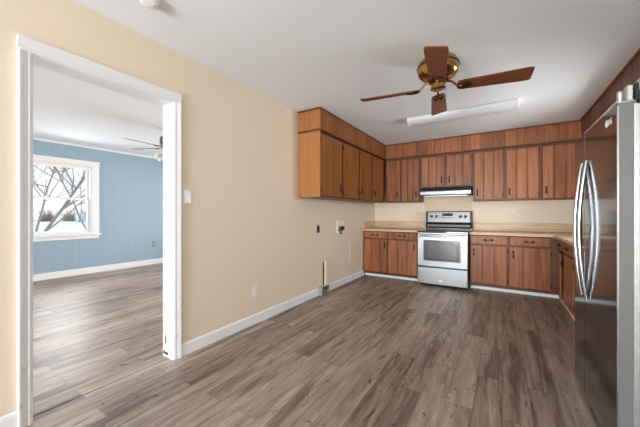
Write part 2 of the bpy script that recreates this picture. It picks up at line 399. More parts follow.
# wall behind the camera with its openings
w = MB()
xs = [(-5.9, -3.3, 0.65, 2.15), (-2.15, -0.55, 0.0, 2.1), (0.1, 1.0, 0.95, 2.05)]  # the last opening is unseen, added to let in fill light
x = XBL - 0.12
for a, b_, z0, z1 in xs:
    w.box(x, a, YN - 0.12, YN, 0, H); w.box(a, b_, YN - 0.12, YN, z1, H)
    if z0 > 0: w.box(a, b_, YN - 0.12, YN, 0, z0)
    x = b_
w.box(x, XR + 0.12, YN - 0.12, YN, 0, H)
struct(w.build('wall_front', 'beige'))
for k, (a, b_, z0, z1) in enumerate(xs):
    f = MB(); t = 0.05
    f.box(a, a + t, YN - 0.1, YN + 0.01, z0, z1).box(b_ - t, b_, YN - 0.1, YN + 0.01, z0, z1)
    f.box(a + t, b_ - t, YN - 0.1, YN + 0.01, z1 - t, z1).box(a + t, b_ - t, YN - 0.1, YN + 0.01, z0, z0 + t)
    f.box((a + b_) / 2 - 0.03, (a + b_) / 2 + 0.03, YN - 0.09, YN, z0 + t, z1 - t)
    fr = struct(f.build('window_%d' % (k + 2), 'white'))
    p = MB().box(a + t, b_ - t, YN - 0.055, YN - 0.049, z0 + t, z1 - t).build('pane', 'pane', fr)
# blue wall with the window hole
WY0, WY1, WZ0, WZ1 = 1.52, 2.46, 0.80, 2.17
w = MB()
w.box(XBL - 0.12, XBL, YN, WY0, 0, H).box(XBL - 0.12, XBL, WY1, YB, 0, H).box(XBL - 0.12, XBL, WY0, WY1, 0, WZ0).box(XBL - 0.12, XBL, WY0, WY1, WZ1, H)
struct(w.build('wall_blue', 'blue'), 'light blue board panelled wall of the far room')
struct(MB().box(XBL, XBL + 0.014, YN, YB, 0, 0.12, 0.004).build('baseboard_blue', 'white'))
struct(MB().prism([(XBL, H), (XBL + 0.03, H), (XBL + 0.026, H - 0.010), (XBL + 0.010, H - 0.03), (XBL, H - 0.034)], 'y', YN, YB).build('trim_1', 'white'), 'white crown strip along the top of the blue wall')

# window in the blue wall: casing, head, sill, two sashes with panes, roller blind
f = MB()
c = 0.115
f.box(XBL, XBL + 0.022, WY1 - 0.01, WY1 + c, WZ0 - 0.06, WZ1 + 0.0, 0.004).box(XBL, XBL + 0.022, WY0 - c, WY0 + 0.01, WZ0 - 0.06, WZ1, 0.004)
f.box(XBL, XBL + 0.026, WY0 - c - 0.01, WY1 + c + 0.01, WZ1 - 0.01, WZ1 + 0.075, 0.004)
f.box(XBL - 0.12, XBL + 0.006, WY1 - 0.03, WY1, WZ0, WZ1).box(XBL - 0.12, XBL + 0.006, WY0, WY0 + 0.03, WZ0, WZ1)
f.box(XBL - 0.12, XBL + 0.006, WY0 + 0.03, WY1 - 0.03, WZ1 - 0.03, WZ1).box(XBL - 0.12, XBL + 0.006, WY0 + 0.03, WY1 - 0.03, WZ0, WZ0 + 0.03)
win = struct(f.build('window_1', 'white'), 'white double hung window looking out on snow')
MB().box(XBL - 0.02, XBL + 0.05, WY0 - c - 0.03, WY1 + c + 0.03, WZ0 - 0.035, WZ0 - 0.005, 0.006).build('window_sill', 'white', win)
MB().box(XBL, XBL + 0.018, WY0 - c, WY1 + c, WZ0 - 0.10, WZ0 - 0.036, 0.004).build('apron', 'white', win)
ZM = 1.485
def sash(y0, y1, z0, z1, xc):
    s = MB(); t = 0.045
    s.box(xc - 0.017, xc + 0.017, y0, y0 + t, z0, z1, 0.004).box(xc - 0.017, xc + 0.017, y1 - t, y1, z0, z1, 0.004)
    s.box(xc - 0.017, xc + 0.017, y0 + t, y1 - t, z0, z0 + t, 0.004).box(xc - 0.017, xc + 0.017, y0 + t, y1 - t, z1 - t, z1, 0.004)
    o = s.build('sash', 'white', win)
    MB().box(xc - 0.003, xc + 0.003, y0 + t, y1 - t, z0 + t, z1 - t).build('pane', 'pane', o)
    return o
sash(WY0 + 0.031, WY1 - 0.031, ZM - 0.022, WZ1 - 0.031, XBL - 0.08)
lo = sash(WY0 + 0.031, WY1 - 0.031, WZ0 + 0.031, ZM + 0.022, XBL - 0.04)
for yy in (1.80, 2.20):
    MB().box(XBL - 0.045, XBL - 0.01, yy - 0.03, yy + 0.03, ZM + 0.0225, ZM + 0.04, 0.004).build('sash_lock', 'galv', lo)
bl = thing('roller_blind', 'white blind rolled up at the head of the snowy window', 'blind', (XBL, (WY0 + WY1) / 2, WZ1 - 0.055))
MB((XBL, (WY0 + WY1) / 2, WZ1 - 0.055)).tube([(XBL + 0.0, WY0 + 0.03, WZ1 - 0.052), (XBL + 0.0, WY1 - 0.03, WZ1 - 0.052)], 0.02, 12).build('roll', 'wplastic', bl, True)
MB((XBL, (WY0 + WY1) / 2, WZ1 - 0.055)).box(XBL + 0.004, XBL + 0.018, WY0 + 0.035, WY1 - 0.035, WZ1 - 0.10, WZ1 - 0.072, 0.004).build('bottom_rail', 'wplastic', bl)

# doorway: jambs, head, casing on the kitchen side and on the far side
d = MB(); t = 0.018
d.box(-2.425, XL + 0.005, DY0, DY0 + t, 0, DZ).box(-2.425, XL + 0.005, DY1 - t, DY1, 0, DZ).box(-2.425, XL + 0.005, DY0 + t, DY1 - t, DZ - t, DZ)
door = struct(d.build('door_1', 'scuff'), 'white scuffed frame of the open doorway')
def casing_poly(a, s, k=1.0):   # stepped casing profile, a = inner edge, s = direction outward (in y or z)
    s = s * k
    return [(0, a), (0.012, a), (0.016, a + s * 0.012), (0.014, a + s * 0.020), (0.018, a + s * 0.034), (0.022, a + s * 0.044), (0.024, a + s * 0.054), (0.022, a + s * 0.060), (0, a + s * 0.060)]
for side, nm in ((1, 'near'), (-1, 'far')):
    x0 = XL if side == 1 else -2.40
    q = MB()
    for a, s in ((DY0 + 0.014, -1), (DY1 - 0.014, 1)):
        q.prism([(x0 + side * p[0], p[1]) for p in casing_poly(a, s)], 'z', 0, DZ - 0.0105)
    q.prism([(x0 + side * p[0], p[1]) for p in casing_poly(DZ - 0.010, 1, 1.3)], 'y', DY0 - 0.046, DY1 + 0.046)
    q.build('casing', 'scuff', door)

YJ = DY1 - t
MB().prism([(-2.418, 0.022), (-2.352, 0.018), (-2.342, 0.034), (-2.360, 0.045), (-2.385, 0.041), (-2.412, 0.052)], 'y', YJ - 0.0012, YJ).build('paint_chip', 'brownp', door)
MB().prism([(-2.392, 0.115), (-2.376, 0.108), (-2.370, 0.150), (-2.378, 0.190), (-2.390, 0.170)], 'y', YJ - 0.0012, YJ).build('paint_chip', 'brownp', door)
MB().prism([(-2.312, 0.02), (-2.304, 0.02), (-2.302, 0.085), (-2.309, 0.10)], 'y', YJ - 0.0012, YJ).build('paint_chip', 'brownp', door)
# baseboards
BBP = [(0, 0), (0.014, 0), (0.014, 0.085), (0.010, 0.098), (0.004, 0.105), (0, 0.105)]
def bb_left(y0, y1, name='baseboard_left'):
    return struct(MB().prism([(XL + p[0], p[1]) for p in BBP], 'y', y0, y1).build(name, 'white'), 'white baseboard along the beige wall')
bb_left(DY1 + 0.047, 3.545); bb_left(3.765, 5.20); bb_left(YN, DY0 - 0.047)
struct(MB().box(XR - 0.014, XR, YN, 1.7, 0, 0.105).build('baseboard_right', 'white'))
struct(MB().prism([(5.245, 0.0), (5.256, 0), (5.256, 0.042), (5.250, 0.042), (5.245, 0.03)], 'x', XL + 0.015, -1.222).build('baseboard_back', 'white'), 'white shoe moulding under the base cabinet left of the range')
struct(MB().prism([(5.245, 0.0), (5.256, 0), (5.256, 0.042), (5.250, 0.042), (5.245, 0.03)], 'x', -0.43, 0.69).build('baseboard_back', 'white'), 'white shoe moulding under the base cabinets right of the range')
struct(MB().prism([(0.685, 0.0), (0.696, 0), (0.696, 0.042), (0.690, 0.042), (0.685, 0.03)], 'y', 2.85, 5.245).build('baseboard_back', 'white'), 'white shoe moulding under the cabinets along the right wall')

# soffits clad in vertical boards, with crown and bottom moulding
SZ = 2.262
def boards(mb, axis, a0, a1, face, thick, z0, z1, r):
    a = a0
    while a < a1 - 0.02:
        b_ = min(a1, a + r.choice((0.10, 0.14, 0.17, 0.20, 0.24)))
        if a1 - b_ < 0.06: b_ = a1
        if axis == 'x': mb.box(a + 0.0012, b_ - 0.0012, face, face + thick, z0, z1, 0.003)
        else: mb.box(face, face + thick, a + 0.0012, b_ - 0.0012, z0, z1, 0.003)
        a = b_
rs = random.Random(4)
SXL, SYF, SXR = -1.936, 5.475, 0.955
s = MB().box(XL, SXL - 0.015, 3.083, YB, SZ, H); boards(s, 'y', 3.075, SYF + 0.02, SXL - 0.012, 0.014, SZ, H, rs)
so = struct(s.build('trim_2', 'wood_l'), 'wood board soffit above the left wall cabinets')
e = MB(); e.box(XL, SXL, 3.063, 3.0825, SZ, H, 0.002); e.build('end_panel', 'end', so)
e = MB(); e.box(SXL - 0.004, SXL + 0.016, 3.05, SYF - 0.002, H - 0.022, H, 0.004).box(XL, SXL + 0.016, 3.047, 3.062, H - 0.022, H, 0.004); e.build('crown_moulding', 'trimwood', so)
e = MB(); e.box(SXL - 0.004, SXL + 0.014, 3.05, SYF - 0.002, SZ - 0.012, SZ + 0.014, 0.006).box(XL, SXL + 0.014, 3.049, 3.062, SZ - 0.012, SZ + 0.014, 0.006); e.build('bottom_moulding', 'trimwood', so)
s = MB().box(SXL, SXR, SYF + 0.015, YB, SZ, H); boards(s, 'x', SXL + 0.018, SXR + 0.012, SYF, 0.014, SZ, H, rs)
so = struct(s.build('trim_3', 'wood'), 'wood board soffit above the back wall cabinets')
MB().box(SXL + 0.017, SXR - 0.002, SYF - 0.016, SYF + 0.004, H - 0.022, H, 0.004).build('crown_moulding', 'trimwood', so)
MB().box(SXL + 0.015, SXR - 0.002, SYF - 0.014, SYF + 0.004, SZ - 0.012, SZ + 0.014, 0.006).build('bottom_moulding', 'trimwood', so)
SZR = 2.33
s = MB().box(SXR + 0.015, XR, 1.2, YB, SZR + 0.004, H); boards(s, 'y', 1.2, SYF + 0.0, SXR, 0.014, SZR, H, rs)
so = struct(s.build('trim_4', 'frame'), 'dark wood soffit along the right wall above the refrigerator')
MB().box(SXR - 0.016, SXR + 0.004, 1.2, SYF - 0.018, H - 0.026, H, 0.004).build('crown_moulding', 'trimwood', so)
MB().box(SXR + 0.016, XR, 1.2, 5.44, SZR - 0.006, SZR + 0.003).build('underside', 'white', so)
# tan panel on the wall behind the range
struct(MB().box(-1.262, -0.452, YB - 0.006, YB, 0.80, 1.53).build('trim_5', 'sand'), 'tan panel on the wall between the range hood and the range')

# ------------------------------------------------------------------ cabinets
def door_pull(parent, x, z, y=0.0):
    """black wrought pull: a long plate with spade ends and an upright bail"""
    m = MB(); half = [(0.006, -0.012), (0.006, 0.012), (0.008, 0.020), (0.016, 0.034), (0.014, 0.046), (0.007, 0.052), (0.0, 0.066)]
    up = [(x + a, z + b_) for a, b_ in half[1:]] + [(x - a, z + b_) for a, b_ in half[1:-1][::-1]]
    dn_ = [(x - a, z - b_) for a, b_ in half[1:]] + [(x + a, z - b_) for a, b_ in half[1:-1][::-1]]
    m.prism(up + dn_, 'y', y - 0.004, y)
    m.tube([(x, y - 0.003, z + 0.034), (x, y - 0.022, z + 0.028), (x, y - 0.028, z), (x, y - 0.022, z - 0.028), (x, y - 0.003, z - 0.034)], 0.007, 6)
    return m.build('handle', 'iron', parent)
def drawer_pull(parent, x, z, y=0.0):
    m = MB()
    for s_ in (1, -1):
        xc = x + s_ * 0.040
        m.prism([(xc - s_ * 0.016, z - 0.012), (xc + s_ * 0.004, z - 0.019), (xc + s_ * 0.018, z - 0.013), (xc + s_ * 0.030, z), (xc + s_ * 0.018, z + 0.013), (xc + s_ * 0.004, z + 0.019), (xc - s_ * 0.016, z + 0.012)], 'y', y - 0.004, y)
        m.lathe([(0.012, 0), (0.010, 0.014), (0.0, 0.018)], (xc, y, z), (0, -1, 0), 8)
    m.tube([(x + 0.040, y - 0.010, z), (x + 0.034, y - 0.022, z - 0.006), (x, y - 0.026, z - 0.010), (x - 0.034, y - 0.022, z - 0.006), (x - 0.040, y - 0.010, z)], 0.004, 6)
    return m.build('handle', 'iron', parent)
DT = 0.018
def cab_door(parent, x0, x1, z0, z1, hinge, hz, planks=3, mat='wood', ajar=0.0, hx=None):
    m = MB(); wp = (x1 - x0) / planks
    for k in range(planks):
        a = x0 + k * wp; g = 0.007 if planks > 1 else 0
        m.box(a + (g if k else 0), a + wp - (g if k < planks - 1 else 0), -DT, -0.0015, z0, z1, 0.005)
    if planks > 1: m.box(x0 + 0.004, x1 - 0.004, -DT + 0.0155, -0.001, z0 + 0.004, z1 - 0.004, tint=0.0)
    if ajar:
        c0 = Vector((x0 if hinge == 'L' else x1, -0.001, 0))
        m.rot(Matrix.Translation(c0) @ Matrix.Rotation(ajar, 4, 'Z') @ Matrix.Translation(-c0))
    o = m.build('door', mat, parent)
    if hz is not None and not ajar:
        px = hx if hx is not None else (x1 - 0.045 if hinge == 'L' else x0 + 0.045)
        door_pull(o, px, hz, -DT)
    xe = x0 - 0.006 if hinge == 'L' else x1 + 0.006
    for zc in (z0 + 0.07, z1 - 0.07):
        h = MB(); h.box(xe - 0.007, xe + 0.007, -0.010, -0.0005, zc - 0.026, zc + 0.026, 0.002)
        h.tube([(xe + (0.006 if hinge == 'L' else -0.006), -0.013, zc - 0.03), (xe + (0.006 if hinge == 'L' else -0.006), -0.013, zc + 0.03)], 0.005, 6)
        h.build('hinge', 'iron', o)
    return o
def cab_drawer(parent, x0, x1, z0, z1, pull=True, knob=False, mat='wood'):
    m = MB(); m.box(x0, x1, -DT, -0.0015, z0, z1, 0.006)
    o = m.build('drawer', mat, parent)
    if pull: drawer_pull(o, (x0 + x1) / 2, (z0 + z1) / 2, -DT)
    return o
def body(parent, w_, dep, z0, z1, mat='frame'):
    """carcass: sides, top, bottom, back and a face frame in front"""
    m = MB(); t = 0.016
    m.box(0, t, 0.02, dep, z0, z1).box(w_ - t, w_, 0.02, dep, z0, z1)
    m.box(t, w_ - t, 0.02, dep, z0, z0 + t).box(t, w_ - t, 0.02, dep, z1 - t, z1).box(t, w_ - t, dep - 0.008, dep, z0 + t, z1 - t)
    m.box(0, w_, 0, 0.0195, z0, z1, 0.001, tint=0.3)
    return m.build('cabinet_body', mat, parent)

UZ0, UZ1 = 1.412, 2.249
UH = 'overhead cabinets'
# overhead run on the left wall: local -Y looks at +X, local x runs along +Y
FX = SXL - DT
def left_upper(y0, y1, label, doors):
    o = thing('wall_cabinet', label, 'cabinet', (FX, y0, 0), R(90), UH)
    body(o, y1 - y0, FX - XL, UZ0, UZ1)
    for a, b_, hg, hx in doors: cab_door(o, a - y0, b_ - y0, UZ0 + 0.022, UZ1 - 0.03, hg, UZ0 + 0.15, 1, 'wood_l', hx=hx - y0)
    return o
o = left_upper(3.083, 3.679, 'overhead cabinet with one plain amber door, nearest the doorway', [(3.10, 3.655, 'L', 3.60)])
MB((0, 0, 0)).rot(Matrix()).box(-0.0195, -0.0005, -DT, FX - XL, UZ0, UZ1, 0.002).build('end_panel', 'end', o)
left_upper(3.680, 4.796, 'overhead cabinet with two plain amber doors whose pulls meet', [(3.71, 4.235, 'L', 4.18), (4.285, 4.768, 'R', 4.34)])
left_upper(4.797, 5.477, 'overhead corner cabinet with one plain amber door beside grooved ones', [(4.832, 5.335, 'R', 4.885)])
# overhead run on the back wall
FY = SYF - 0.005 + DT
def back_upper(x0, x1, label, doors, z0=UZ0):
    o = thing('wall_cabinet', label, 'cabinet', (x0, FY, 0), 0, UH)
    body(o, x1 - x0, YB - FY - 0.001, z0, UZ1)
    for a, b_, hg, hz in doors: cab_door(o, a - x0, b_ - x0, z0 + 0.022, UZ1 - 0.036, hg, hz)
    return o
back_upper(SXL + 0.0, -1.281, 'overhead cabinet with two narrow grooved doors left of the range hood', [(-1.918, -1.650, 'L', 1.575), (-1.612, -1.302, 'L', 1.565)])
back_upper(-1.280, -0.416, 'short overhead cabinet with two grooved doors directly above the range hood', [(-1.255, -0.865, 'L', 1.80), (-0.825, -0.438, 'R', 1.80)], 1.662)
back_upper(-0.415, 0.496, 'overhead cabinet with two wide grooved doors right of the range hood', [(-0.392, 0.014, 'R', 1.55), (0.056, 0.470, 'R', 1.55)])
back_upper(0.497, XR - 0.001, 'overhead cabinet with one grooved door, partly behind the steel refrigerator', [(0.518, 0.93, 'R', 1.555)])

# base cabinets
BFY = 5.155 + DT
BZ0, BZ1 = 0.085, 0.868
BH = 'base cabinets'
def toe(parent, x0, x1, y0):
    MB().box(x0, x1, y0, y0 + 0.012, 0.0, BZ0).build('toe_kick', 'frame', parent)
o = thing('base_cabinet', 'base cabinet with two grooved doors between beige left wall and range', 'cabinet', (XL + 0.002, BFY, 0), 0, BH)
body(o, 1.056, YB - BFY - 0.001, BZ0, BZ1); toe(o, 0, 1.056, 0.084)
for a, b_ in ((-2.262, -1.80), (-1.772, -1.262)):
    a -= XL; b_ -= XL
    cab_drawer(o, a, b_, 0.738, 0.858); cab_door(o, a, b_, 0.108, 0.712, 'L', 0.600)
o = thing('base_cabinet', 'base cabinet with two grooved doors and two drawers right of range', 'cabinet', (-0.438, BFY, 0), 0, BH)
body(o, 0.438 + 0.655, YB - BFY - 0.001, BZ0, BZ1); toe(o, 0, 1.12, 0.084)
for a, b_ in ((-0.420, 0.064), (0.098, 0.580)):
    a += 0.438; b_ += 0.438
    cab_drawer(o, a, b_, 0.725, 0.852); cab_door(o, a, b_, 0.108, 0.698, 'R', 0.590)
# right run: local -Y looks at -X, local x runs along -Y
RFX = 0.656
o = thing('base_cabinet', 'base cabinet along right wall, its far end in the counter corner', 'cabinet', (RFX, BFY - 0.001, 0), R(-90), BH)
body(o, 1.16, XR - RFX - 0.001, BZ0, BZ1); toe(o, 0, 1.16, 0.04)
cab_drawer(o, 0.09, 0.50, 0.725, 0.852); cab_door(o, 0.09, 0.50, 0.108, 0.698, 'L', 0.60, ajar=R(-3))
cab_drawer(o, 0.535, 1.14, 0.725, 0.852); cab_door(o, 0.535, 1.14, 0.108, 0.698, 'R', 0.59)
o = thing('base_cabinet', 'base cabinet along right wall, mostly hidden behind the refrigerator', 'cabinet', (RFX, BFY - 1.162, 0), R(-90), BH)
body(o, 1.15, XR - RFX - 0.001, BZ0, BZ1); toe(o, 0, 1.15, 0.04)
for a in (0.03, 0.59):
    cab_drawer(o, a, a + 0.53, 0.725, 0.852); cab_door(o, a, a + 0.53, 0.108, 0.698, 'L', 0.59)

# countertops
CZ0, CZ1 = 0.869, 0.905
ct = thing('countertop', 'tan wood grain countertop between beige left wall and range', 'countertop', (XL, 5.5, CZ0), 0, 'countertops')
og = (XL, 5.5, CZ0)
MB(og).box(XL, -1.214, 5.128, YB, CZ0, CZ1, 0.008, 2).build('slab', 'counter', ct)
MB(og).box(XL + 0.020, -1.214, YB - 0.020, YB, CZ1, 1.048, 0.004).build('backsplash', 'counter', ct)
MB(og).box(XL, XL + 0.0195, 5.18, YB, CZ1, 1.048, 0.004).build('backsplash', 'counter', ct)
ct = thing('countertop', 'tan wood grain corner countertop from range round to the right wall', 'countertop', (0.6, 5.5, CZ0), 0, 'countertops')
og = (0.6, 5.5, CZ0)
MB(og).prism([(-0.436, 5.128), (0.607, 5.128), (0.607, 2.86), (XR - 0.002, 2.86), (XR - 0.002, YB - 0.001), (-0.436, YB - 0.001)], 'z', CZ0, CZ1).build('slab', 'counter', ct)
MB(og).box(-0.436, XR - 0.021, YB - 0.020, YB, CZ1, 1.048, 0.004).build('backsplash', 'counter', ct)
MB(og).box(XR - 0.0205, XR - 0.002, 2.86, YB, CZ1, 1.048, 0.004).build('backsplash', 'counter', ct)

# ------------------------------------------------------------------ range
RX0, RX1, RYF = -1.202, -0.444, 4.97
og = ((RX0 + RX1) / 2, 5.33, 0)
rg = thing('range', 'stainless steel electric range standing between the base cabinets', 'stove', og)
m = MB(og); m.box(RX0, RX1, RYF + 0.045, 5.70, 0.035, 0.885, 0.004); m.build('range_body', 'black', rg)
for xx in (RX0 + 0.05, RX1 - 0.05):
    for yy in (5.08, 5.62):
        MB(og).lathe([(0.018, 0), (0.018, 0.006), (0.010, 0.008), (0.010, 0.0345)], (xx, yy, 0), seg=12).build('foot', 'black', rg)
m = MB(og); m.box(RX0, RX1, RYF, RYF + 0.044, 0.328, 0.858, 0.008, 2); dr = m.build('oven_door', 'steel', rg)
def rrect(x0, x1, z0, z1, r, n=4):
    pts = []
    for cx_, cz_, a0 in ((x1 - r, z1 - r, 0), (x0 + r, z1 - r, 90), (x0 + r, z0 + r, 180), (x1 - r, z0 + r, 270)):
        for k in range(n + 1):
            a = R(a0 + 90 * k / n); pts.append((cx_ + r * math.cos(a), cz_ + r * math.sin(a)))
    return pts
wf = MB(og).prism(rrect(-1.105, -0.545, 0.425, 0.765, 0.022), 'y', RYF - 0.0025, RYF).build('window', 'ovenframe', dr)
MB(og).prism(rrect(-1.035, -0.605, 0.475, 0.735, 0.008), 'y', RYF - 0.004, RYF - 0.0026).build('glass', 'ovenglass', wf)
m = MB(og)
m.tube([(RX0 + 0.03, RYF - 0.048, 0.826), (RX1 - 0.03, RYF - 0.048, 0.826)], 0.013, 12)
for xx in (RX0 + 0.05, RX1 - 0.05): m.tube([(xx, RYF + 0.002, 0.826), (xx, RYF - 0.048, 0.826)], 0.010, 8)
m.build('handle', 'chrome', dr, True)
m = MB(og); m.box(RX0, RX1, RYF, RYF + 0.044, 0.040, 0.318, 0.008, 2); sd = m.build('storage_drawer', 'steel', rg)
MB(og).prism([(-0.842 + 0.030 * math.cos(a * math.pi / 8), 0.105 + 0.014 * math.sin(a * math.pi / 8)) for a in range(16)], 'y', RYF - 0.002, RYF).build('emblem', 'galv', sd)
m = MB(og); m.box(RX0, RX1, RYF + 0.008, RYF + 0.044, 0.861, 0.884, 0.004); m.build('front_rail', 'steel', rg)
m = MB(og); m.box(RX0 - 0.004, RX1 + 0.004, RYF - 0.002, 5.64, 0.886, 0.912, 0.006, 2); ck = m.build('cooktop', 'blackg', rg)
for xx, yy, rr in ((-1.01, 5.13, 0.115), (-0.64, 5.13, 0.09), (-1.01, 5.44, 0.085), (-0.64, 5.44, 0.11)):
    mm = MB(og)
    mm.tube([(xx + rr * math.cos(R(a)), yy + rr * math.sin(R(a)), 0.9120) for a in range(0, 361, 15)], 0.0015, 4).build('burner_ring', 'galv', ck)
# backguard: black shell, sloped steel control panel
m = MB(og); m.prism([(5.64, 0.9125), (5.64, 0.935), (5.60, 0.960), (5.615, 1.000), (5.640, 1.035), (5.665, 1.232), (5.680, 1.240), (5.715, 1.240), (5.715, 0.9125)], 'x', RX0 - 0.006, RX1 + 0.006)
bg = m.build('backguard', 'black', rg)
m = MB(og); m.prism([(5.5985, 0.962), (5.6135, 1.000), (5.6155, 1.000), (5.6005, 0.962)], 'x', RX0 + 0.02, RX1 - 0.02); m.build('trim_strip', 'chrome', bg)  # bright strip modelled in place of a reflection on the black band
def onp(z, o_=0.0): return 5.640 + (z - 1.035) * (0.025 / 0.197) - o_
m = MB(og); m.prism([(onp(1.045, 0.004), 1.045), (onp(1.225, 0.004), 1.225), (onp(1.225, -0.001), 1.225), (onp(1.045, -0.001), 1.045)], 'x', RX0 + 0.028, RX1 - 0.028); cp = m.build('control_panel', 'steel', bg)
for xx in (-1.108, -1.025, -0.622, -0.542):
    MB(og).lathe([(0.025, 0), (0.025, 0.004), (0.019, 0.006), (0.017, 0.024), (0.013, 0.027), (0, 0.027)], (xx, onp(1.145, 0.0045), 1.145), (0, -1, 0.127), 16).build('knob', 'black', cp, True)
m = MB(og); m.prism([(onp(1.125, 0.006), 1.125), (onp(1.205, 0.006), 1.205), (onp(1.205, 0.0042), 1.205), (onp(1.125, 0.0042), 1.125)], 'x', -0.925, -0.745); dp = m.build('display', 'ovenframe', cp)
m = MB(og); m.prism([(onp(1.165, 0.0075), 1.165), (onp(1.195, 0.0075), 1.195), (onp(1.195, 0.0062), 1.195), (onp(1.165, 0.0062), 1.165)], 'x', -0.885, -0.785); m.build('screen', 'blackg', dp)
m = MB(og)
for k in range(6):
    xx = -0.912 + k * 0.029
    m.prism([(onp(1.135, 0.0075), 1.135), (onp(1.150, 0.0075), 1.150), (onp(1.150, 0.0062), 1.150), (onp(1.135, 0.0062), 1.135)], 'x', xx, xx + 0.018)
m.build('button_row', 'galv', dp)

# range hood
og = (-0.84, YB, 1.52)
hd = thing('range_hood', 'stainless steel range hood under the short overhead cabinet', 'hood', og)
HX0, HX1 = -1.246, -0.436
MB(og).prism([(YB - 0.007, 1.515), (5.375, 1.515), (5.352, 1.535), (5.352, 1.585), (5.385, 1.660), (YB - 0.007, 1.660)], 'x', HX0, HX1).build('hood_body', 'steel', hd)
MB(og).prism([(5.3505, 1.540), (5.3505, 1.583), (5.3519, 1.583), (5.3519, 1.540)], 'x', HX0 + 0.006, HX1 - 0.006).build('front_band', 'steel', hd)
MB(og).prism([(5.3575, 1.601), (5.3815, 1.656), (5.3835, 1.655), (5.3595, 1.600)], 'x', HX0 + 0.004, HX1 - 0.004).build('top_band', 'black', hd)
MB(og).box(HX0 + 0.05, HX1 - 0.05, 5.42, 5.74, 1.508, 1.5145).build('filter', 'galv', hd)

# ------------------------------------------------------------------ refrigerator (doors look at -X)
FXF, FY0, FY1, FSEAM = 0.45, 1.868, 2.772, 2.478
og = (0.85, 2.32, 0)
fg = thing('refrigerator', 'dark steel side by side refrigerator against the right wall', 'refrigerator', og)
MB(og).box(0.528, 1.262, FY0 + 0.004, FY1 - 0.004, 0.03, 1.735, 0.006).build('fridge_body', 'fbody', fg)
MB(og).box(0.53, 0.56, FY0 + 0.02, FY1 - 0.02, 0.0, 0.0295).build('kick_grille', 'black', fg)
for yy in (FY0 + 0.06, FY1 - 0.06):
    MB(og).lathe([(0.02, 0), (0.02, 0.0295)], (1.18, yy, 0), seg=10).build('foot', 'black', fg)
MB(og).box(0.517, 0.5275, FY0 + 0.008, FY1 - 0.008, 0.06, 1.70).build('door_gasket', 'galv', fg)
def fridge_door(y0, y1):
    o = MB(og).box(FXF, FXF + 0.006, y0, y1, 0.045, 1.714, 0.0025, 2).build('door', 'steel_f', fg)
    MB(og).box(FXF + 0.0062, 0.5165, y0 + 0.001, y1 - 0.001, 0.047, 1.712, 0.002).build('door_core', 'fside', o)
    for ye in (y0, ):
        MB(og).box(FXF + 0.001, FXF + 0.009, ye - 0.003, ye - 0.0002, 0.05, 1.70, 0.001).build('edge_trim', 'chrome', o)
        MB(og).box(0.506, 0.5165, ye - 0.003, ye + 0.0008, 0.05, 1.70, 0.001).build('edge_trim', 'galv', o)
    return o
dn = fridge_door(FY0, FSEAM - 0.004); df = fridge_door(FSEAM + 0.004, FY1)
def bowed(parent, y):
    pts = []; n = 16; z0, z1 = 0.668, 1.528
    for k in range(n + 1):
        t_ = k / n; pts.append((FXF - 0.006 - 0.036 * math.sin(math.pi * t_) ** 0.9, y, z0 + (z1 - z0) * t_))
    return MB(og).tube(pts, [0.009] + [0.011] * (n - 1) + [0.009], 10).build('handle', 'chrome', parent, True)
bowed(dn, FSEAM - 0.085); bowed(df, FSEAM + 0.035)
dsp = MB(og).box(FXF - 0.004, FXF - 0.0002, 2.56, 2.71, 0.96, 1.30, 0.003).build('dispenser', 'black', df)
MB(og).box(FXF - 0.006, FXF - 0.0042, 2.58, 2.69, 1.22, 1.28, 0.001).build('control_panel', 'blackg', dsp)
MB(og).box(FXF - 0.018, FXF - 0.0042, 2.58, 2.69, 0.965, 0.98, 0.002).build('drip_tray', 'galv', dsp)
# hinge bracket and cap on top
hb = MB(og)
hb.box(0.452, 0.515, FY0 + 0.012, FY0 + 0.075, 1.7145, 1.722, 0.002); hb.lathe([(0.012, 0), (0.012, 0.045), (0.008, 0.055), (0, 0.056)], (0.470, FY0 + 0.035, 1.7215), seg=12)
hb.box(0.488, 0.512, FY0 + 0.020, FY0 + 0.060, 1.722, 1.795, 0.004).box(0.488, 0.60, FY0 + 0.064, FY0 + 0.070, 1.722, 1.79, 0.002)
hb.build('hinge', 'galv', fg)
MB(og).box(0.514, 0.5275, FY0 + 0.012, FY0 + 0.09, 1.7145, 1.800, 0.002).build('hinge_stop', 'black', fg)
MB(og).box(0.532, 0.68, FY0 + 0.012, FY0 + 0.10, 1.7352, 1.775, 0.008).build('hinge_cap', 'fside', fg)
MB(og).box(0.532, 0.68, FY1 - 0.10, FY1 - 0.012, 1.7352, 1.765, 0.008).build('hinge_cap', 'fside', fg)
# silver lettering on the upper corner of the near door
fc = bpy.data.curves.new('logo_text', 'FONT'); fc.body = 'LG'; fc.size = 0.042; fc.extrude = 0.0006; fc.align_x = 'LEFT'
to = bpy.data.objects.new('logo_text', fc); COL.objects.link(to)
dg = bpy.context.evaluated_depsgraph_get()
me = bpy.data.meshes.new_from_object(to.evaluated_get(dg))
bpy.data.objects.remove(to)
mat_l = Matrix(((0, 0, -1, 0), (-1, 0, 0, 0), (0, 1, 0, 0), (0, 0, 0, 1)))   # reads towards -Y on a face looking at -X
me.transform(Matrix.Translation(Vector((FXF - 0.0008, 1.985, 1.638)) - Vector(og)) @ mat_l)
me.materials.append(M['wplastic'])
lo_ = bpy.data.objects.new('logo', me); COL.objects.link(lo_); lo_.parent = dn
r_ = MB(og); cy_, cz_ = 2.012, 1.653
r_.tube([(FXF - 0.001, cy_ + 0.017 * math.cos(R(a)), cz_ + 0.017 * math.sin(R(a))) for a in range(0, 361, 20)], 0.002, 4)
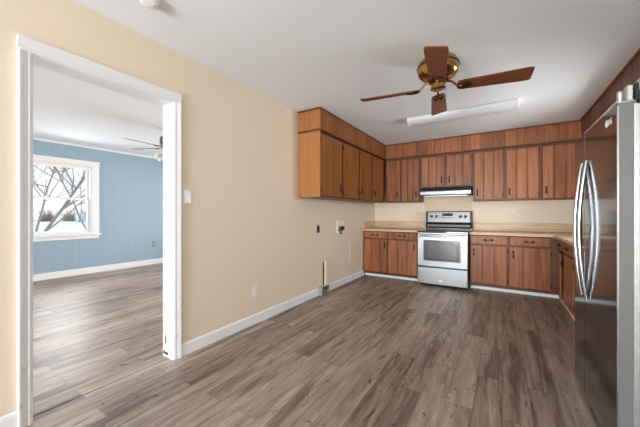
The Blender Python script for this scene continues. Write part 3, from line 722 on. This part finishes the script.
r_.tube([(FXF - 0.001, cy_ + 0.004, cz_ + 0.008), (FXF - 0.001, cy_ + 0.004, cz_ - 0.007), (FXF - 0.001, cy_ - 0.006, cz_ - 0.007)], 0.0015, 4)
r_.build('emblem', 'wplastic', dn)

# ------------------------------------------------------------------ kitchen ceiling fan
FC = Vector((-0.463, 2.617, H))
fan = thing('ceiling_fan', 'brass ceiling fan with four mahogany blades on the kitchen ceiling', 'fan', FC)
MB().lathe([(0.10, 0), (0.105, -0.012), (0.11, -0.03), (0.150, -0.045), (0.165, -0.075), (0.168, -0.11), (0.160, -0.145), (0.14, -0.17), (0.11, -0.185), (0, -0.19)], seg=36).build('motor_housing', 'brass', fan, True)
MB().lathe([(0.160, 0), (0.172, -0.004), (0.172, -0.014), (0.160, -0.018)], (0, 0, -0.085), seg=36).build('motor_band', 'brassd', fan, True)
MB().lathe([(0.075, -0.1905), (0.085, -0.196), (0.085, -0.212), (0.07, -0.2195), (0, -0.2195)], seg=28).build('blade_hub', 'brassd', fan, True)
sw = MB().lathe([(0.052, -0.220), (0.056, -0.226), (0.056, -0.262), (0.061, -0.266), (0.061, -0.276), (0.045, -0.284), (0.02, -0.288), (0, -0.289)], seg=28).build('switch_housing', 'brass', fan, True)
MB().tube([(0.056, 0.0, -0.262), (0.064, 0.0, -0.266), (0.066, 0, -0.29), (0.066, 0, -0.36)], 0.0015, 5).build('pull_chain', 'brassd', sw)
BZ = -0.270
for k in range(4):
    a = R(9.0 + 90 * k)
    T = Matrix.Rotation(a, 4, 'Z') @ Matrix.Translation((0, 0, BZ)) @ Matrix.Rotation(R(-12), 4, 'X')
    m = MB(); outline = [(0.16, -0.053), (0.20, -0.060), (0.62, -0.078), (0.655, -0.075), (0.668, -0.064), (0.668, 0.064), (0.655, 0.075), (0.62, 0.078), (0.20, 0.060), (0.16, 0.053), (0.148, 0.03), (0.148, -0.03)]
    m.prism(outline, 'z', -0.004, 0.004); m.rot(T); bd = m.build('blade', 'blade', fan)
    m = MB()
    m.tube([(0.075, 0, 0.056), (0.105, 0, 0.045), (0.145, 0, 0.004), (0.185, 0, -0.010)], [0.011, 0.009, 0.009, 0.010], 8)
    for s_ in (1, -1):
        m.tube([(0.145, 0, -0.004), (0.168, s_ * 0.03, -0.009), (0.20, s_ * 0.045, -0.010), (0.235, s_ * 0.036, -0.010), (0.25, s_ * 0.012, -0.010)], 0.006, 6)
        m.lathe([(0.008, 0), (0.006, -0.005), (0, -0.006)], (0.215, s_ * 0.03, -0.0045), seg=8)
    m.tube([(0.185, 0, -0.010), (0.26, 0, -0.010)], 0.007, 6)
    m.rot(T); m.build('blade_iron', 'brassd', bd, True)

# fluorescent fixture
og = (-0.48, 4.17, H)
fx = thing('fluorescent_light', 'long white fluorescent fixture on the ceiling beyond the brass fan', 'ceiling light', og)
MB(og).box(-1.09, 0.14, 4.085, 4.255, H - 0.025, H, 0.003).build('fixture_base', 'wplastic', fx)
def wrap(grow_):
    return [(4.17 + sx * (0.115 * math.cos(a) + grow_), H - 0.028 - (0.066 + grow_) * math.sin(a)) for sx, a in [(1, R(q)) for q in (0, 18, 36, 54, 72, 90)] + [(-1, R(q)) for q in (72, 54, 36, 18, 0)]]
MB(og).prism([(4.285, H - 0.004)] + wrap(0) + [(4.055, H - 0.004), (4.062, H - 0.004), (4.062, H - 0.0265), (4.278, H - 0.0265), (4.278, H - 0.004)], 'x', -1.105, 0.155).build('diffuser', 'diffuser', fx, True)
for xa, xb in ((-1.12, -1.1055), (0.1555, 0.17)):
    MB(og).prism([(4.287, H)] + wrap(0.002) + [(4.053, H)], 'x', xa, xb).build('end_cap', 'wplastic', fx)

# smoke detector
og = (-1.85, 0.945, H)
sm = thing('smoke_detector', 'round white smoke detector on the ceiling above the doorway', 'smoke detector', og)
MB().lathe([(0.068, 0), (0.07, -0.008), (0.066, -0.012), (0, -0.012)], seg=28).build('base_plate', 'wplastic', sm, True)
MB().lathe([(0.060, -0.0122), (0.062, -0.02), (0.056, -0.036), (0.045, -0.042), (0.03, -0.045), (0, -0.046)], seg=28).build('cover', 'wplastic', sm, True)
v = MB()
for k in range(14):
    a = 2 * math.pi * k / 14
    v.tube([(0.0595 * math.cos(a), 0.0595 * math.sin(a), -0.022), (0.055 * math.cos(a), 0.055 * math.sin(a), -0.036)], 0.004, 4)
v.build('vent_ribs', 'galv', sm)
MB().lathe([(0.006, 0), (0.005, -0.003), (0, -0.003)], (0.02, 0.02, -0.045), seg=8).build('test_button', 'galv', sm)

# ------------------------------------------------------------------ things on the left wall
def wall_plate(name, label, cat, y, z, wd=0.075, ht=0.118, mat='plastic', x=XL, sgn=1):
    o = thing(name, label, cat, (x, y, z))
    MB().box(0, sgn * 0.006, -wd / 2, wd / 2, -ht / 2, ht / 2, 0.003).build('plate', mat, o)
    return o
o = wall_plate('light_switch', 'white light switch beside the doorway casing on beige wall', 'switch', 1.477, 1.345, mat='wplastic')
MB().box(0.0062, 0.0072, -0.008, 0.008, -0.016, 0.016).build('toggle_slot', 'galv', o)
MB().prism([(0.0073, -0.006), (0.020, 0.004), (0.020, 0.010), (0.0073, 0.010)], 'y', -0.005, 0.005).build('toggle', 'wplastic', o)
for s_ in (1, -1): MB().lathe([(0.004, 0), (0.003, 0.0015), (0, 0.0015)], (0.0062, 0, s_ * 0.038), (1, 0, 0), 8).build('screw', 'galv', o)
def duplex(o, mat='plastic', sgn=1, axis='x'):
    for s_ in (1, -1):
        def P(u, a, z): return (sgn * a, u, z) if axis == 'x' else (u, sgn * a, z)
        m = MB(); zc = s_ * 0.021
        x0, y0, z0 = P(-0.0165, 0.0062, zc - 0.014); x1, y1, z1 = P(0.0165, 0.0085, zc + 0.014)
        m.box(x0, x1, y0, y1, z0, z1, 0.001); so_ = m.build('socket', mat, o)
        m = MB()
        for u in (-0.0065, 0.0065):
            x0, y0, z0 = P(u - 0.0012, 0.0086, zc - 0.002); x1, y1, z1 = P(u + 0.0012, 0.0090, zc + 0.007); m.box(x0, x1, y0, y1, z0, z1)
        m.build('slots', 'dark', so_)
o = wall_plate('outlet', 'ivory outlet low on the beige wall above the baseboard', 'outlet', 2.28, 0.350); duplex(o)
o = wall_plate('dryer_outlet', 'dark brown dryer outlet on the beige wall', 'outlet', 3.555, 0.975, 0.07, 0.115, 'brownp')
MB().lathe([(0.027, 0), (0.027, 0.006), (0.024, 0.008), (0, 0.008)], (0.0062, 0, 0.0), (1, 0, 0), 18).build('socket', 'black', o)
MB().box(0.0062, 0.009, -0.012, 0.012, 0.036, 0.050).build('label_plate', 'wplastic', o)
# washer supply box
og = (XL, 4.235, 0.975)
wb_ = thing('washer_box', 'white washer supply box with valves on beige wall near cabinets', 'plumbing box', og)
m = MB()
m.box(0, 0.014, -0.115, -0.090, -0.09, 0.115, 0.003).box(0, 0.014, 0.090, 0.115, -0.09, 0.115, 0.003).box(0, 0.014, -0.09, 0.09, 0.09, 0.115, 0.003).box(0, 0.014, -0.09, 0.09, -0.09, -0.07, 0.003)
m.build('box_frame', 'plastic', wb_)
MB().box(0.0005, 0.004, -0.09, 0.09, -0.07, 0.09).build('box_back', 'plastic', wb_)
for s_, c_ in ((-1, 'brassd'), (1, 'brassd')):
    vv = MB().tube([(0.008, s_ * 0.045, -0.07), (0.02, s_ * 0.045, -0.05), (0.024, s_ * 0.045, -0.02), (0.024, s_ * 0.045, 0.02)], 0.013, 8).build('valve', c_, wb_, True)
    MB().lathe([(0.006, 0), (0.024, 0.004), (0.024, 0.012), (0.006, 0.014)], (0.036, s_ * 0.045, -0.02), (1, 0, 0), 10).build('valve_wheel', 'iron', vv)
MB().tube([(0.006, 0.0, -0.07), (0.012, 0.0, -0.09), (0.012, 0.004, -0.115)], 0.014, 8).build('drain_stub', 'iron', wb_)
# pale strip of bare wall patch
tag(MB().box(XL, XL + 0.004, 4.58, 4.625, 0.34, 0.68, 0.001).build('wall_strip', 'plastic'), 'thin pale vertical strip on beige wall below the washer box', 'strip')
# dryer vent: galvanised box at the floor with a pale riser board
og = (XL, 3.655, 0)
vt = thing('dryer_vent', 'galvanised metal dryer vent box at the foot of the beige wall', 'vent', og)
m = MB()
m.box(0, 0.075, -0.105, -0.098, 0, 0.125).box(0, 0.075, 0.098, 0.105, 0, 0.125).box(0, 0.075, -0.098, 0.098, 0.118, 0.125).box(0, 0.075, -0.098, 0.098, 0, 0.006).box(0, 0.006, -0.098, 0.098, 0.006, 0.118)
m.build('vent_box', 'galv', vt)
MB().box(0.0605, 0.068, -0.0975, 0.0975, 0.0065, 0.075, 0.001).build('damper', 'galv', vt)
rb = thing('riser_board', 'pale tan upright board above the metal dryer vent box', 'board', (XL, 3.735, 0.126))
MB().box(0, 0.032, -0.02, 0.06, 0, 0.345, 0.003).build('board', 'tan', rb)
MB().box(0, 0.012, -0.05, -0.0205, 0, 0.345, 0.001).build('edge_strip', 'brownp', rb)
# outlets on the back wall
def back_outlet(x, z, label):
    o = thing('outlet', label, 'outlet', (x, YB, z))
    MB().box(-0.036, 0.036, -0.006, 0, -0.058, 0.058, 0.003).build('plate', 'tan', o); duplex(o, 'plastic', -1, 'y')
back_outlet(-1.735, 1.195, 'outlet on the back wall above the counter left of the range')
back_outlet(0.158, 1.240, 'outlet on the back wall above the counter right of the range')
o = thing('outlet', 'small outlet with a grey plate low on the light blue wall', 'outlet', (XBL, 3.68, 0.47))
MB().box(0, 0.006, -0.036, 0.036, -0.058, 0.058, 0.003).build('plate', 'fside', o); duplex(o, 'diffuser')

# ------------------------------------------------------------------ ceiling fan in the blue room
C2 = Vector((-4.53, 2.60, H))
f2 = thing('ceiling_fan', 'dark metal ceiling fan with glass light shades in the blue room', 'fan', C2)
MB().lathe([(0.07, 0), (0.072, -0.02), (0.045, -0.045), (0.016, -0.055), (0.016, -0.10), (0.06, -0.11), (0.105, -0.125), (0.115, -0.145), (0.115, -0.23), (0.10, -0.255), (0.06, -0.27), (0, -0.27)], seg=28).build('motor_housing', 'pewter', f2, True)
MB().lathe([(0.05, -0.2705), (0.06, -0.28), (0.06, -0.33), (0.045, -0.355), (0, -0.36)], seg=24).build('switch_housing', 'pewter', f2, True)
for k in range(5):
    a = R(202 + 72 * k)
    T = Matrix.Rotation(a, 4, 'Z') @ Matrix.Translation((0, 0, -0.285)) @ Matrix.Rotation(R(-11), 4, 'X')
    m = MB(); m.prism([(0.17, -0.045), (0.60, -0.062), (0.64, -0.05), (0.645, 0.0), (0.64, 0.05), (0.60, 0.062), (0.17, 0.045)], 'z', -0.003, 0.003); m.rot(T)
    b_ = m.build('blade', 'greyblade', f2)
    m = MB(); m.tube([(0.062, 0, 0.010), (0.12, 0, 0.0), (0.22, 0, -0.007)], 0.010, 6); m.rot(T); m.build('blade_iron', 'pewter', b_)
for k in range(4):
    a = R(215 + 90 * k); dx, dy = math.cos(a), math.sin(a)
    m = MB().tube([(dx * 0.04, dy * 0.04, -0.342), (dx * 0.09, dy * 0.09, -0.35), (dx * 0.115, dy * 0.115, -0.372)], 0.009, 6)
    ar = m.build('light_arm', 'pewter', f2)
    ax = Vector((dx * 0.55, dy * 0.55, -0.83))
    MB().lathe([(0.022, 0), (0.034, 0.012), (0.042, 0.045), (0.055, 0.085), (0.066, 0.115), (0.063, 0.115), (0.052, 0.086), (0.039, 0.046), (0.030, 0.014), (0, 0.010)], (dx * 0.115, dy * 0.115, -0.372), ax, 18).build('glass_shade', 'frost', ar, True)

# ------------------------------------------------------------------ outside the blue room's window
struct(MB().box(-90, XBL - 0.121, -50, 60, -0.6, -0.45).build('ground', 'snow'), 'snow covered ground outside the window')
def grow(mb, p, d, r, ln, depth, rg_):
    pts = [p]; n = 5; dd = d.copy()
    for k in range(n):
        dd = (dd + Vector((rg_.uniform(-.16, .16), rg_.uniform(-.16, .16), rg_.uniform(-.10, .16)))).normalized()
        pts.append(pts[-1] + dd * ln / n)
    mb.tube(pts, [r * (1 - 0.45 * k / n) for k in range(n + 1)], 5)
    if depth == 0: return
    for k in range(3):
        i = rg_.randint(2, n)
        ax = Vector((rg_.uniform(-1, 1), rg_.uniform(-1, 1), rg_.uniform(-0.3, 1))).normalized()
        nd = (dd * 0.75 + ax * 0.75).normalized()
        grow(mb, pts[i], nd, r * 0.66, ln * rg_.uniform(.55, .8), depth - 1, rg_)
def tree(loc, top, r, depth, seed, label):
    rg_ = random.Random(seed); o = thing('bare_tree', label, 'tree', loc, 0, 'bare trees outside the window')
    tv = Vector(top) - Vector(loc); pts = [Vector((0, 0, -0.03)) + tv * k / 6 + Vector((0, rg_.uniform(-.05, .05), 0)) * (0 < k < 6) for k in range(7)]
    MB().tube(pts, [r * (1 - 0.08 * k) for k in range(7)], 8).build('trunk', 'bark', o, True)
    mb = MB()
    for k in (2, 3, 3, 4, 4, 5, 5, 6, 6, 6):
        ax = Vector((rg_.uniform(-.6, .6), rg_.uniform(-1, 1), rg_.uniform(-0.2, .9))).normalized()
        grow(mb, pts[k], (tv.normalized() * 0.4 + ax).normalized(), r * 0.5, tv.length * 0.42, depth, rg_)
    mb.build('branches', 'bark', o)
tree((-10.0, 1.78, -0.45), (-10.2, 3.85, 3.1), 0.042, 4, 5, 'bare tree leaning across the view, its trunk crossing both sashes')
tree((-15.5, 5.6, -0.45), (-15.5, 3.9, 4.0), 0.036, 4, 8, 'bare tree standing farther back on the snow')
tree((-20.5, 4.6, -0.45), (-20.5, 5.6, 4.2), 0.055, 4, 21, 'bare upright tree farthest away beyond the snow')
rh = random.Random(3)
for k in range(6):
    y = 13.5 + 3.3 * k
    s = MB()
    for j in range(220):
        a = rh.uniform(0, 6.28); el = rh.uniform(0.2, 1.45); L = rh.uniform(0.4, 1.0) if el < 0.9 else rh.uniform(0.9, 2.0)
        p0 = Vector((rh.uniform(-.25, .25), rh.uniform(-.5, .5), -0.02)); dv = Vector((math.cos(a) * math.cos(el), math.sin(a) * math.cos(el), math.sin(el)))
        s.tube([p0, p0 + dv * L * 0.5 + Vector((rh.uniform(-.08, .08), rh.uniform(-.08, .08), 0)), p0 + dv * L], [0.03, 0.022, 0.008], 4)
    o = s.build('bare_shrub', 'shrub'); o.location = (-78 - 0.6 * (k % 3), y, -0.45); o.scale = (1.5, 1.5, 1.5)
    tag(o, 'bare brown shrub in the hedge row at the far edge of the snow', 'shrub', 'bare shrubs beyond the snow')
og = (-68.7, 22.8, -0.45)
cr = thing('car', 'small light blue car parked in the snow seen through window', 'car', og, R(72))
MB().prism([(-1.9, 0.28), (-1.85, 0.72), (-1.1, 0.86), (-0.65, 1.3), (0.75, 1.32), (1.35, 0.9), (1.9, 0.8), (1.92, 0.28)], 'x', -0.8, 0.8).build('car_body', 'carblue', cr)
MB().prism([(-1.0, 0.88), (-0.62, 1.24), (0.70, 1.26), (1.2, 0.92)], 'x', 0.8, 0.81).build('side_window', 'blackg', cr)
for yy in (-1.2, 1.2):
    for xx in (-0.72, 0.72):
        MB().lathe([(0.31, -0.1), (0.31, 0.1), (0.18, 0.11), (0, 0.11)], (xx, yy, 0.31), (1, 0, 0), 16).build('wheel', 'black', cr)
MB().prism([(-0.64, 1.315), (0.72, 1.335), (0.6, 1.40), (-0.5, 1.39)], 'x', -0.7, 0.7).build('snow_cap', 'snow', cr)
